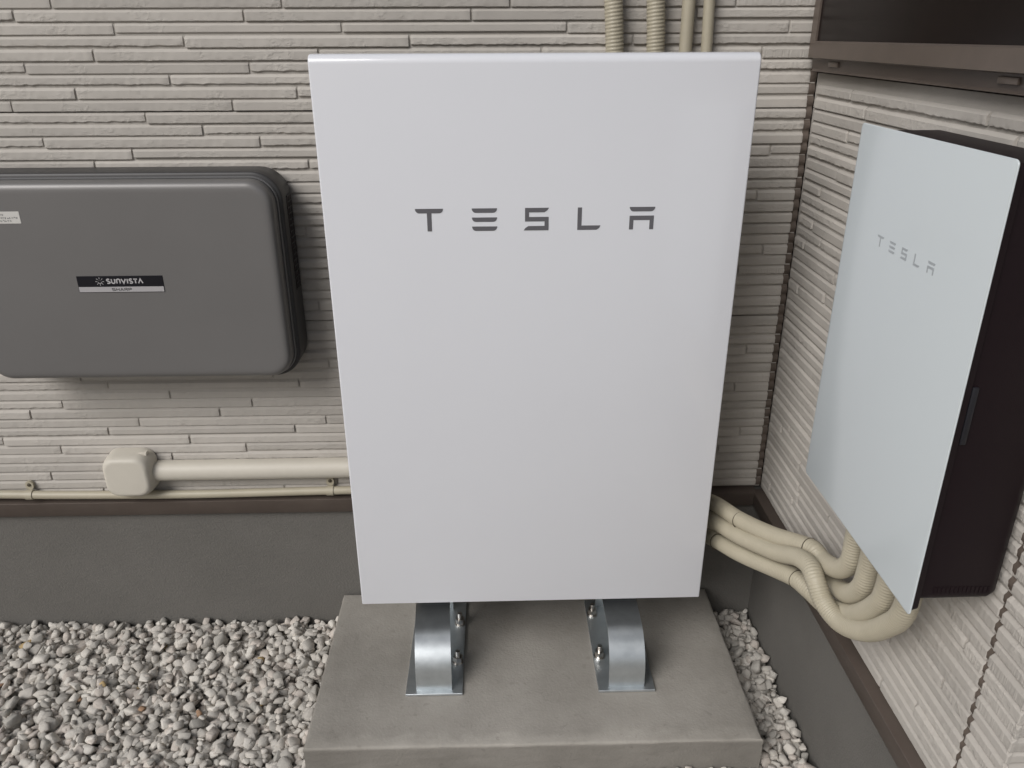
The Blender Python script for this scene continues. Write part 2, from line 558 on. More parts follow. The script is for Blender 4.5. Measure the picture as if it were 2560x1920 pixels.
# ------------------------------------------------------------------ side wall (faces left) with the outer corner
sw = empty('house_wall', ((XR + 0.05), -0.2, 0))
tag(sw, 'beige siding side wall at right carrying the window and the small white box', 'wall')
def sk(o): return keep(o, sw)
YS = -0.6115                     # seam before the corner pieces
OBS = {-1: .257, -3: .584, 4: .175, 6: .107, 10: .147, 11: .067, 14: .21, 15: .068, 27: .862, 31: .837, 35: .791, 30: .22}
def phase_side(row):
    return OBS[row] if row in OBS else random.Random(row + 900).uniform(0, LEN)
WZ0, WY0, WY1 = 1.362, 0.279, -0.60      # window opening
def place_side(parent, kind, s, ln, z):
    o = put_strip(None, kind, ln, (XR, YW - s, z), -math.pi / 2); sk(o)
def skip_win(row, lo, hi):
    if ZJ - row * PT > WZ0:
        return None
    return lo, hi
lay_rows(sw, CORNER_GAP, YW - YS - 0.0020, phase_side, place_side, skip_win)
# corner pieces: short faces on both sides of the outer corner
for row in range(ROW_TOP, ROW_BOT + 1):
    z = ZJ - (row + 1) * PT
    r_ = random.Random(row + 77)
    kind = STRIPS[r_.random() < 0.42][r_.randrange(8)]
    sk(put_strip(None, kind, YS - YC - 0.006 + 0.0035, (XR, YS - 0.006, z), -math.pi / 2))
    ln = 0.30 + r_.uniform(0, 0.1)
    sk(put_strip(None, kind, ln, (XR - 0.0015, YC, z), 0))
    sk(put_strip(None, STRIPS[r_.random() < 0.42][r_.randrange(8)], 0.45, (XR + ln + 0.002, YC, z), 0))
for z0, z1 in ((ZJ - NR * PT + 0.0008, ZJ - 0.0008), (ZB, ZJ - NR * PT - 0.0008)):
    sk(box('siding_board', XR + 0.0026, XR + 0.018, YC + 0.004, YW + 0.0005, z0, z1, M_BOARD))
sk(box('siding_board', XR + 0.0025, XR + 0.018, YC + 0.004, YW + 0.0005, ZJ + 0.0008, WZ0, M_BOARD))
sk(box('siding_board', XR + 0.0024, XR + 0.018, YC + 0.004, WY1, WZ0 + 0.0005, ZT, M_BOARD))
sk(box('siding_board', XR + 0.0190, XR + 0.80, YC + 0.0026, YC + 0.018, ZB, ZT, M_BOARD))
sk(box('wall_core', XR + 0.0195, XR + 0.08, YC + 0.019, YW + 0.018, 0.30, WZ0 - 0.001, M_ROOM))
sk(box('foundation', XR + 0.0124, XR + 0.14, YC + 0.016, YW + 0.13, -0.2, 0.3722, M_FOUND))
sk(box('foundation', XR + 0.141, XR + 0.85, YC + 0.0164, YC + 0.14, -0.2, 0.3724, M_FOUND))
sk(flashing('drip_flashing', YW - 0.0005, YC - 0.018, lambda a, o_, z: (XR - o_, a, z), None))
sk(flashing('drip_flashing', XR - 0.0172, XR + 0.80, lambda a, o_, z: (a, YC - o_, z - 0.0002), None))
sk(seal_band('seam_sealant', lambda u, d, z: (XR + 0.0028 - d, YS - 0.002 + 0.0046 * u, z), range(ROW_TOP, ROW_BOT + 1)))

# window: frame, sill, apron and pane
XF = XR - 0.030
bm = bmesh.new()
bm_box(bm, XF, XR + 0.05, 0.2520, 0.2790, 1.392, 1.735)        # jamb towards the corner
bm_box(bm, XF, XR + 0.05, WY1, WY1 + 0.026, 1.392, 1.735)
bm_box(bm, XF + 0.001, XR + 0.05, WY1 + 0.0262, 0.2518, 1.705, 1.734)
win = sk(from_bm('window', bm, M_FRAME))
tag(win, 'dark bronze window frame with deep sill')
def wk(o): return o
sec = [(XR + 0.05, 1.4245), (XF + 0.001, 1.4225), (XF - 0.003, 1.4200), (XF - 0.004, 1.3925), (XF, 1.3905), (XR + 0.05, 1.3905)]
o = loft('sill', [[(x, y, z) for x, z in sec] for y in (0.2515, WY1 + 0.0265)], M_FRAME, ang=30)
o.parent = win
sec = [(XR + 0.03, 1.3903), (XR - 0.021, 1.3903), (XR - 0.018, 1.371), (XR - 0.020, 1.3665), (XR + 0.03, 1.3665)]
o = loft('apron', [[(x, y, z) for x, z in sec] for y in (0.2785, WY1)], M_FLASH, ang=30); o.parent = win
for yc in (0.165, -0.395):
    o = box('drain_cover', XR - 0.0235, XR - 0.0185, yc - 0.022, yc + 0.022, 1.3775, 1.3865, M_FRAME, None, bev=0.0012); o.parent = win
o = box('pane', XF + 0.004, XF + 0.008, WY1 + 0.02, 0.2525, 1.4200, 1.7050, M_GLASS); o.parent = win
for p_ in [c for c in COL.objects if c.parent == win]:
    p_.matrix_parent_inverse = Matrix.Identity(4)
    # data are in world space and the window object itself stays at the world origin
sk(box('unlit_room_block', XR + 0.051, XR + 0.40, WY1 - 0.01, YW + 0.017, WZ0, ZT, M_ROOM))  # solid dark block stands in for the unlit room behind the pane

# ------------------------------------------------------------------ gravel
PX0, PX1, PYF, PYB, PZ = -0.1073, 0.8543, -0.2181, 0.2840, 0.0795
def build_gravel():
    protos = []
    r_ = np.random.default_rng(3)
    for i in range(26):
        n = int(r_.integers(10, 17))
        if i % 3:
            p = np.array([[a_, b_, c_] for a_ in (-1, 1) for b_ in (-1, 1) for c_ in (-1, 1)], float) * 0.72
            p += r_.uniform(-0.34, 0.34, size=p.shape)
            q = r_.normal(size=(5, 3)); q /= np.linalg.norm(q, axis=1)[:, None]
            p = np.concatenate([p, q * 0.98])
        else:
            p = r_.normal(size=(n, 3))
            p /= np.linalg.norm(p, axis=1)[:, None]
            p = np.sign(p) * np.abs(p) ** r_.uniform(0.5, 0.85)
        p *= np.array([1.0, r_.uniform(.62, .95), r_.uniform(.42, .75)])
        p += r_.normal(size=p.shape) * 0.05
        bm = bmesh.new()
        for q in p: bm.verts.new(q)
        res = bmesh.ops.convex_hull(bm, input=bm.verts[:])
        loose = [v for v in bm.verts if not v.link_faces]
        bmesh.ops.delete(bm, geom=loose, context='VERTS')
        bmesh.ops.dissolve_limit(bm, angle_limit=0.25, verts=bm.verts[:], edges=bm.edges[:])
        bmesh.ops.bevel(bm, geom=bm.edges[:], offset=0.13, segments=1, profile=0.5, affect='EDGES', clamp_overlap=True)
        bmesh.ops.triangulate(bm, faces=bm.faces[:])
        bm.verts.index_update()
        V = np.array([v.co[:] for v in bm.verts]); F = np.array([[v.index for v in f.verts] for f in bm.faces])
        bm.free()
        protos.append((V, F))
    X0, X1, Y0, Y1 = -1.32, 1.30, -0.80, 0.290
    res_ = 0.005
    nx, ny = int((X1 - X0) / res_), int((Y1 - Y0) / res_)
    hf = np.full((nx, ny), -0.040)
    gx = X0 + (np.arange(nx) + .5) * res_; gy = Y0 + (np.arange(ny) + .5) * res_
    GX, GY = np.meshgrid(gx, gy, indexing='ij')
    blocked = ((GX > PX0 + .002) & (GX < PX1 - .002) & (GY > PYF + .002)) | ((GX > XR + .004) & (GY > YC + .010))
    free = np.argwhere(~blocked)
    hf[blocked] = 0.5
    palette = [((.50, .472, .43), .40), ((.42, .40, .365), .24), ((.56, .533, .488), .16), ((.50, .455, .41), .11), ((.45, .41, .37), .07), ((.36, .345, .315), .03), ((.42, .31, .16), .003), ((.30, .19, .12), .0015)]
    cols = np.array([c for c, _ in palette]); pw_ = np.array([w for _, w in palette]); pw_ /= pw_.sum()
    Vs, Fs, Cs = [], [], []
    base = 0
    N = 22000
    for i in range(N):
        cand = free[r_.integers(0, len(free), 9)]
        hs = [hf[max(0, a - 1):a + 2, max(0, b - 1):b + 2].min() for a, b in cand]
        a, b = cand[int(np.argmin(hs))]
        lim = -0.032 if (gy[b] < PYF and PX0 - .03 < gx[a] < PX1 - .10) else -0.006
        if min(hs) > lim: continue
        s = float(np.clip(r_.lognormal(math.log(0.0120), 0.27), 0.007, 0.020))
        V, F = protos[r_.integers(len(protos))]
        ang = r_.normal(size=3) * np.array([0.45, 0.45, 0]) + np.array([0, 0, r_.uniform(0, 6.283)])
        Rm = np.array(Matrix.Rotation(ang[2], 3, 'Z') @ Matrix.Rotation(ang[1], 3, 'Y') @ Matrix.Rotation(ang[0], 3, 'X'))
        P = (V * s) @ Rm.T
        x = gx[a] + r_.uniform(-.5, .5) * res_; y = gy[b] + r_.uniform(-.5, .5) * res_
        # keep out of the pad and the walls
        ex = np.abs(P[:, 0]).max(); ey = np.abs(P[:, 1]).max()
        if y > PYF and PX0 - ex + .007 < x < PX1 + ex - .007: continue
        if PX0 < x < PX1 and y > PYF - ey + .007: continue
        if y > YC and x + ex > XR + 0.018: continue
        if y + ey > PYB + 0.015: continue
        if y + ey > PYB + 0.008: y = PYB + 0.008 - ey
        if y > PYF:
            if x < (PX0 + PX1) / 2 and x + ex > PX0 - .001: x = PX0 - .001 - ex
            if x > (PX0 + PX1) / 2 and x - ex < PX1 + .001: x = PX1 + .001 + ex
        elif y + ey > PYF - .001 and PX0 - .01 < x < PX1 + .01: y = PYF - .001 - ey
        if y > YC and x + ex > XR + 0.011: x = XR + 0.011 - ex
        rx = max(1, int(ex * .75 / res_)); ry = max(1, int(ey * .75 / res_))
        a = int((x - X0) / res_); b = int((y - Y0) / res_)
        sl = (slice(max(0, a - rx), a + rx + 1), slice(max(0, b - ry), b + ry + 1))
        h = hf[sl]; ok = h < 0.3
        if not ok.any(): continue
        zb = np.quantile(h[ok], 0.40)
        zc = zb - P[:, 2].min() - 0.0015
        top = zc + P[:, 2].max()
        if top > 0.016: continue
        hh = h.copy(); hh[ok] = np.maximum(h[ok], zc + 0.55 * (top - zc)); hf[sl] = hh
        Vs.append(P + np.array([x, y, zc])); Fs.append(F + base); base += len(V)
        c = cols[r_.choice(len(cols), p=pw_)] * r_.uniform(0.95, 1.25)
        Cs.append(np.tile(np.append(c, 1.0), (len(V), 1)))
    V = np.concatenate(Vs).astype(np.float32); F = np.concatenate(Fs).astype(np.int32); Cc = np.concatenate(Cs).astype(np.float32)
    me = bpy.data.meshes.new('gravel')
    me.vertices.add(len(V)); me.vertices.foreach_set('co', V.ravel())
    me.loops.add(F.size); me.loops.foreach_set('vertex_index', F.ravel())
    me.polygons.add(len(F)); me.polygons.foreach_set('loop_start', np.arange(0, F.size, 3, dtype=np.int32))
    me.update(calc_edges=True)
    at = me.color_attributes.new('stone_colour', 'FLOAT_COLOR', 'POINT')
    at.data.foreach_set('color', Cc.ravel())
    me.validate()
    o = link('gravel', me, M_STONE)
    tag(o, 'pale grey and pinkish crushed stone covering the ground', 'gravel', kind='stuff')
    print('stones', len(Vs), 'tris', len(F))
build_gravel()

# ------------------------------------------------------------------ concrete pad
def pad():
    bm = bmesh.new()
    nx, ny = 60, 34
    r_ = random.Random(4)
    bm_box(bm, PX0, PX1, PYF, PYB, -0.16, PZ)
    top = [e for e in bm.edges if all(v.co.z > 0 for v in e.verts)]
    bmesh.ops.bevel(bm, geom=top, offset=0.006, segments=3, profile=0.5, affect='EDGES')
    bmesh.ops.subdivide_edges(bm, edges=[e for e in bm.edges if e.calc_length() > .2], cuts=40, use_grid_fill=True)
    bm.normal_update()
    for v in bm.verts:
        edge = min(abs(v.co.x - PX0), abs(v.co.x - PX1), abs(v.co.y - PYF))
        if edge < 0.007 and v.co.z > 0:
            v.co += Vector((r_.uniform(-1, 1), r_.uniform(-1, 1), r_.uniform(-1, .4))) * 0.0009
        # trowelled lip along the front
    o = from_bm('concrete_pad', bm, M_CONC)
    sharp(o.data, 40)
    tag(o, 'grey concrete base slab under the big white cabinet', 'slab')
pad()

# ------------------------------------------------------------------ big white cabinet on two strap feet
PW_W, PW_H, PW_D = 0.7565, 1.1350, 0.147
pwr = empty('battery_cabinet', (-0.0018, 0, 0.27318))
pwr.rotation_euler = (0.01447, 0, 0.0055)
tag(pwr, 'large upright white battery cabinet with dark grey lettering, standing on two steel feet', 'battery cabinet')
bm = bmesh.new()
bm_box(bm, 0, PW_W, 0, 0.034, 0, PW_H)
def edges_where(fn): return [e for e in bm.edges if fn((e.verts[0].co + e.verts[1].co) / 2)]
bmesh.ops.bevel(bm, geom=edges_where(lambda c: c.y < .001 and c.z > PW_H - .001), offset=0.015, segments=8, profile=0.5, affect='EDGES')
bmesh.ops.bevel(bm, geom=edges_where(lambda c: (c.x < .0005 or c.x > PW_W - .0005) and not c.y > .033), offset=0.0035, segments=4, profile=0.5, affect='EDGES')
bmesh.ops.bevel(bm, geom=edges_where(lambda c: c.z < .0005 and c.y < .0005), offset=0.002, segments=2, profile=0.5, affect='EDGES')
o = from_bm('front_cover', bm, M_WHITE, pwr); sharp(o.data, 30)
o = box('body', 0.009, PW_W - 0.009, 0.0345, PW_D, 0.006, PW_H - 0.008, M_DARKB, pwr, bev=0.006, seg=3)
tag(o, 'dark case behind the white front cover')

def arc_end(x0, x1, zt, zb, side):
    return None
def bar(x0, x1, z1, z0, cut=0.0072):
    """logo bar: full at the top, curved in towards the bottom at both ends"""
    n = 5
    L = [(x0 + cut * (1 - math.cos(math.pi / 2 * i / n)), z1 - (z1 - z0) * math.sin(math.pi / 2 * i / n)) for i in range(n + 1)]
    R_ = [(x1 - cut * (1 - math.cos(math.pi / 2 * i / n)), z1 - (z1 - z0) * math.sin(math.pi / 2 * i / n)) for i in range(n + 1)]
    return [L[i:i + 2] + [R_[i + 1], R_[i]] for i in range(n)]
def rect(x0, x1, z0, z1, sk_=0.0): return [[(x0 - sk_, z0), (x1 - sk_, z0), (x1, z1), (x0, z1)]]
H_ = 0.0406; S_ = 0.0080
def letters():
    """five letters as lists of polygons, origin at the first letter's left foot"""
    T = bar(0, 0.0502, H_, H_ - S_) + rect(0.0210, 0.0290, 0, H_ - S_)
    E = sum([bar(0.1011, 0.1465, z, z - S_) for z in (H_, (H_ + S_) / 2, S_)], [])
    S = [[(0.1964, H_), (0.1964, H_ - S_), (0.2312, H_ - S_), (0.2365, H_ - 0.55 * S_), (0.2395, H_)]]
    m1, m0 = (H_ + S_) / 2, (H_ - S_) / 2
    S += rect(0.1964, 0.2037, m1, H_ - S_) + rect(0.1964, 0.2390, m0, m1) + rect(0.2317, 0.2390, S_, m0)
    S += [[(0.1941, 0), (0.2390, 0), (0.2390, S_), (0.2027, S_), (0.1972, 0.55 * S_)]]
    Lt = rect(0.2910, 0.2985, S_, H_) + [[(0.2910, 0), (0.3260, 0), (0.3310, 0.45 * S_), (0.3329, S_), (0.2910, S_)]]
    A = bar(0.3843, 0.4304, H_, H_ - S_) + rect(0.3850, 0.4290, H_ * .6 - S_ + .0005, H_ * .6 + .0005)
    A += rect(0.3850, 0.3923, 0, H_ * .6 - S_ + .0005) + rect(0.4217, 0.4290, 0, H_ * .6 - S_ + .0005)
    return [T, E, S, Lt, A]
for P in letters():
    prism('logo_letter', P, lambda u, v_, h: (0.1640 + u, -h, 1.1120 - 0.27318 + v_), 0.0005, M_LOGO, pwr)

def foot(xc, xc_top, sgn, bolts):
    base = box('base_plate', xc - 0.0637, xc + 0.0637, -0.080, 0.235, PZ + 0.0003, PZ + 0.0063, M_STEEL, bev=0.0008, seg=1)
    keep(base, pwr)
    hw, th, R_, zt = 0.0400, 0.0045, 0.082, 0.2005
    path = [(-0.0685, PZ + 0.0060)] + [(-0.0685, PZ + 0.012 + k * (zt - R_ - PZ - 0.012) / 4) for k in range(5)]
    for k in range(1, 15):
        a = math.pi / 2 * k / 14
        path.append((-0.0685 + R_ * (1 - math.cos(a)), zt - R_ + R_ * math.sin(a)))
    for k in range(1, 8): path.append((-0.0685 + R_ + 0.183 * k / 7, zt))
    path += [(0.205, zt - 0.004), (0.212, zt - 0.012), (0.213, PZ + 0.0062)]
    loops = []
    for i, (y, z) in enumerate(path):
        a, b = path[max(0, i - 1)], path[min(len(path) - 1, i + 1)]
        t = Vector((b[0] - a[0], b[1] - a[1])).normalized()
        nrm = Vector((t.y, -t.x))
        f = min(1, max(0, (y + .0685) / .17))
        x = xc + (xc_top - xc) * f
        w = 0.00035 * math.sin(i * 1.3 + xc * 9)
        loops.append([(x - hw, y + w, z + w), (x + hw, y - w, z - w), (x + hw, y + nrm.x * th, z + nrm.y * th), (x - hw, y + nrm.x * th, z + nrm.y * th)])
    st = loft('foot_strap', loops, M_STEEL, ang=30)
    keep(st, pwr)
    keep(box('support_post', xc_top - 0.034, xc_top + 0.034, 0.105, 0.140, zt + 0.0005, 0.2795, M_DARKB, bev=0.001, seg=1), pwr)
    for bx, by in bolts:
        bm = bmesh.new()
        z = PZ + 0.0064
        def cyl(r, z0, z1, n):
            q = [[bm.verts.new((bx + r * math.cos(2 * math.pi * k / n + .3), by + r * math.sin(2 * math.pi * k / n + .3), zz)) for k in range(n)] for zz in (z0, z1)]
            for k in range(n): bm.faces.new((q[0][k], q[0][(k + 1) % n], q[1][(k + 1) % n], q[1][k]))
            bm.faces.new(q[1])
        cyl(0.0135, z, z + 0.0024, 20)          # washer
        cyl(0.0108, z + 0.0024, z + 0.0050, 20)
        cyl(0.0115, z + 0.0050, z + 0.0165, 6)   # nut
        for t_ in range(7): cyl(0.0062 if t_ % 2 else 0.0056, z + 0.0165 + t_ * 0.0022, z + 0.0187 + t_ * 0.0022, 12)
        keep(from_bm('anchor_bolt', bm, M_BOLT), pwr)
foot(0.1555, 0.1462, 1, [(0.2055, 0.0200), (0.2055, 0.1530)])
foot(0.5885, 0.5905, -1, [(0.5395, 0.0290), (0.5395, 0.1790)])

# ------------------------------------------------------------------ small white box on the side wall
XG, GY0, GY1, GZ0, GZ1 = 0.8418, -0.2366, -0.6166, 0.7337, 1.3177
gw = empty('gateway_box', (XG + 0.06, (GY0 + GY1) / 2, GZ0))
tag(gw, 'narrow white glass-fronted box with black sides mounted on the right wall', 'electrical box')
def gk(o): return keep(o, gw)
def yz(x, inset, r): return [(x, a, b) for a, b in rr(GY1 + inset, GY0 - inset, GZ0 + inset, GZ1 - inset, r, 8)]
gk(loft('front_cover', [yz(XG + 0.0022, 0.0004, .0062), yz(XG + 0.0012, 0.0, .0065), yz(XG + 0.0004, 0.0004, .0062), yz(XG, 0.0012, .0058)], M_WGLASS, ang=45))
gk(loft('cover_rim', [yz(XG + 0.0125, 0.0045, .008), yz(XG + 0.0024, 0.0025, .008)], M_BLACK))
def yzb(x, d, r): return [(x, a, b) for a, b in rr(GY1 + 0.0085 + d, GY0 - 0.0085 - d, GZ0 + 0.016 + d, GZ1 - 0.009 - d, r, 8)]
b_ = gk(loft('case', [yzb(XG + 0.0128, 0.0, .012), yzb(XR - 0.022, 0.0, .014), yzb(XR - 0.012, 0.004, .012), yzb(XR - 0.0065, 0.012, .008)], M_BLACK, ang=40))
tag(b_, 'black case behind the white glass front')
lt = box('latch', XG + 0.014, XG + 0.022, GY1 + 0.0045, GY1 + 0.0090, 0.985, 1.060, M_LATCH, bev=0.0016); gk(lt)
bm = bmesh.new()
for k in range(14):
    x = XG + 0.030 + k * 0.0055
    bm_box(bm, x, x + 0.0028, GY1 + 0.0079, GY1 + 0.0090, GZ0 + 0.030, GZ0 + 0.040)
gk(from_bm('lower_ribs', bm, M_BLACK))
sc = 0.1585 / 0.4304
for P in letters():
    gk(prism('logo_letter', P, lambda u, v_, h: (XG - h, -0.3458 - u * sc, 1.1632 + v_ * sc), 0.0004, M_LOGO2))

# ------------------------------------------------------------------ grey wall unit (inverter)
ix0, ix1, iz0, iz1 = -0.802, -0.1265, 0.7415, 1.1860
inv = empty('inverter', ((ix0 + ix1) / 2, YW, iz0))
tag(inv, 'wide dark grey wall-mounted inverter with rounded corners and a black and silver nameplate', 'inverter')
def ik(o): return keep(o, inv)
def xz(d, ins, r): return [(a, YW - d, b) for a, b in rr(ix0 + ins, ix1 - ins, iz0 + ins, iz1 - ins, r, 16)]
ik(loft('case', [xz(0.0055, 0.006, .058), xz(0.016, 0.0, .060), xz(0.084, 0.0, .060), xz(0.0875, 0.0008, .0595), xz(0.0895, 0.0030, .058), xz(0.0900, 0.0090, .053)], M_INVD, ang=40))
ik(loft('trim', [xz(0.0895, 0.0080, .053), xz(0.0955, 0.0080, .053), xz(0.0967, 0.0090, .052), xz(0.0967, 0.0108, .050), xz(0.0935, 0.0115, .050)], M_TRIM, cap0=False, cap1=False, ang=40))
ik(loft('cover', [xz(0.0905, 0.0116, .050), xz(0.1120, 0.0116, .050), xz(0.1165, 0.0122, .0495), xz(0.1205, 0.0138, .048), xz(0.1238, 0.0162, .046), xz(0.1262, 0.0193, .043),
                  xz(0.1277, 0.0228, .040), xz(0.1284, 0.0275, .036), xz(0.1286, 0.0340, .032)], M_INV, ang=50))
# side grille: two columns of slots between bars
bm = bmesh.new()
for k in range(17):
    z = 0.930 + k * 0.0125
    bm_box(bm, ix1 - 0.001, ix1 + 0.0016, YW - 0.060, YW - 0.022, z, z + 0.0022)
bm_box(bm, ix1 - 0.001, ix1 + 0.0017, YW - 0.0425, YW - 0.0395, 0.930, 1.1322)
ik(from_bm('side_grille', bm, M_INVD))
ik(box('grille_recess', ix1 - 0.003, ix1 + 0.0006, YW - 0.060, YW - 0.022, 0.931, 1.1315, M_BLACK))
# nameplate
YP = YW - 0.1286
nx0, nx1, nz0, nz1 = -0.5562, -0.3808, 0.9498, 0.9848
pl = ik(box('nameplate', nx0, nx1, YP - 0.0012, YP + 0.001, nz0, nz1, M_PLATEK, bev=0.0004, seg=1))
def on_plate(u, v_, h): return (u, YP - 0.0012 - h, v_)
def pk(o): o.parent = pl; o.matrix_parent_inverse = pl.matrix_parent_inverse.inverted() @ Matrix.Identity(4) if False else Matrix.Identity(4); return o
pk(prism('silver_band', rect(nx0 + 0.0010, nx1 - 0.0010, nz0 + 0.0010, nz0 + 0.0120), on_plate, 0.0002, M_PLATEW))
# sun emblem
polys = []
cx, cz = -0.5100, 0.9732
for k in range(8):
    a = math.pi / 4 * k
    polys += stroke([(cx + 0.0052 * math.cos(a), cz + 0.0052 * math.sin(a)), (cx + 0.0088 * math.cos(a), cz + 0.0088 * math.sin(a))], 0.0010)
polys += stroke([(cx + 0.0040 * math.cos(a), cz + 0.0040 * math.sin(a)) for a in np.linspace(math.radians(190), math.radians(350), 10)], 0.0010)
for s_ in (-1, 1): polys += rect(cx + s_ * 0.0015 - 0.0004, cx + s_ * 0.0015 + 0.0004, cz + 0.0014, cz + 0.0022)
pk(prism('sun_emblem', polys, on_plate, 0.0002, M_INKW))
def arc(cx, cy, r, a0, a1, n=8, sx=1.0): return [(cx + sx * r * math.cos(math.radians(a)), cy + r * math.sin(math.radians(a))) for a in np.linspace(a0, a1, n)]
G = {   # strokes in a box 0..1 wide (w) and 0..1 high
    'S': (0.62, [arc(.31, .74, .20, 35, 270, 10, 1.15) + arc(.31, .26, .20, 90, -145, 10, 1.15)]),
    'U': (0.70, [[(.10, .95), (.10, .32)] + arc(.35, .32, .25, 180, 360, 9) + [(.60, .95)]]),
    'N': (0.70, [[(.10, .05), (.10, .68)] + arc(.35, .68, .25, 180, 0, 9) + [(.60, .05)]]),
    'V': (0.74, [[(.04, .95), (.37, .10), (.70, .95)]]),
    'I': (0.26, [[(.13, .05), (.13, .95)]]),
    'T': (0.62, [[(.02, .88), (.60, .88)], [(.31, .88), (.31, .05)]]),
    'Y': (0.74, [[(.04, .05), (.37, .90), (.70, .05)]]),
    'H': (0.80, [[(.09, 0), (.09, 1)], [(.71, 0), (.71, 1)], [(.09, .5), (.71, .5)]]),
    'A': (0.86, [[(.04, 0), (.43, .95), (.82, 0)], [(.20, .30), (.66, .30)]]),
    'R': (0.80, [[(.09, 0), (.09, .92), (.52, .92)] + arc(.52, .70, .22, 90, -90, 8) + [(.09, .48)], [(.42, .48), (.74, 0)]]),
    'P': (0.76, [[(.09, 0), (.09, .92), (.50, .92)] + arc(.50, .68, .24, 90, -90, 8) + [(.09, .44)]]),
    'Z': (0.84, [[(.76, .92), (.14, .92), (.08, .84), (.08, .60), (.14, .51), (.68, .47), (.74, .40), (.74, .16), (.68, .08), (.06, .08)]]),
}
def word(txt, x0, z0, width, height, w):
    tot = sum(G[c][0] for c in txt) + 0.10 * (len(txt) - 1)
    sx = width / tot
    P, x = [], x0
    for c in txt:
        for s_ in G[c][1]:
            P += stroke([(x + a * sx, z0 + b * height) for a, b in s_], w)
        x += (G[c][0] + 0.10) * sx
    return P
pk(prism('brand_lettering', word('SUNVISTY', -0.4965, 0.9684, 0.0745, 0.0104, 0.0024), on_plate, 0.00022, M_INKW))
pk(prism('maker_lettering', word('ZHARP', -0.4882, 0.9531, 0.0402, 0.0058, 0.0011), lambda u, v_, h: on_plate(u, v_, h + 0.0002), 0.00022, M_INKK))
# caution sticker at the left, only its right end is in view
stx1, stz0, stz1 = -0.6403, 1.0942, 1.1180
stk = ik(box('sticker', stx1 - 0.090, stx1, YP - 0.0005, YP + 0.001, stz0, stz1, M_STICK))
polys = []
def kana(x, z, s, seed):
    r_ = random.Random(seed)
    P = []
    for _ in range(4):
        if r_.random() < .55:
            zz = z + r_.uniform(.1, .9) * s; P += rect(x + .1 * s, x + .9 * s, zz, zz + .13 * s)
        else:
            xx = x + r_.uniform(.1, .8) * s; P += rect(xx, xx + .13 * s, z + .05 * s, z + .95 * s)
    return P
for xe, z, n in ((-0.671, 1.1095, 10), (-0.644, 1.1030, 17), (-0.658, 1.0972, 14)):
    for k in range(n):
        polys += kana(xe - (k + 1) * 0.0044, z, 0.0042, k * 7 + n)
pk2 = prism('sticker_lettering', polys, lambda u, v_, h: (u, YP - 0.0005 - h, v_), 0.0001, M_INKG)
pk2.parent = stk

# ------------------------------------------------------------------ ivory duct, its end box and the thin pipe
bx0, bx1, bz0, bz1 = -0.640, -0.5285, 0.4125, 0.5195
db = empty('duct_end_box', ((bx0 + bx1) / 2, YW, bz0))
tag(db, 'ivory plastic duct end box with rounded corners on the siding below the grey inverter', 'junction box')
def xzb(d, ins, r): return [(a, YW - d, b) for a, b in rr(bx0 + ins, bx1 - ins, bz0 + ins, bz1 - ins, r, 6)]
keep(loft('cover', [xzb(0.0050, -.002, .030), xzb(0.042, 0.000, .029), xzb(0.0530, 0.0022, .0285), xzb(0.0580, 0.0052, .028), xzb(0.0602, 0.0090, .027), xzb(0.0606, 0.0125, .026)], M_DUCT, ang=50), db)
keep(box('clip_tab', bx1 - 0.026, bx1 - 0.008, YW - 0.034, YW - 0.020, bz1 - 0.006, bz1 + 0.0022, M_DUCT, bev=0.001, seg=1), db)

sec = [(0.004, 0.4395), (0.010, 0.4380)]
for k in range(13):
    a = -math.pi / 2 + math.pi * k / 12
    sec.append((0.020 + 0.020 * math.cos(a), 0.4625 + 0.0235 * math.sin(a)))
sec += [(0.010, 0.4870), (0.004, 0.4855)]
du = loft('slim_duct', [[(x, YW - d, z + (0.0008 if x > 0 else 0)) for d, z in sec] for x in (bx1 - 0.010, 0.30)], M_DUCT, ang=40)
tag(du, 'ivory half-round cable duct running from the end box to behind the white cabinet', 'cable duct')

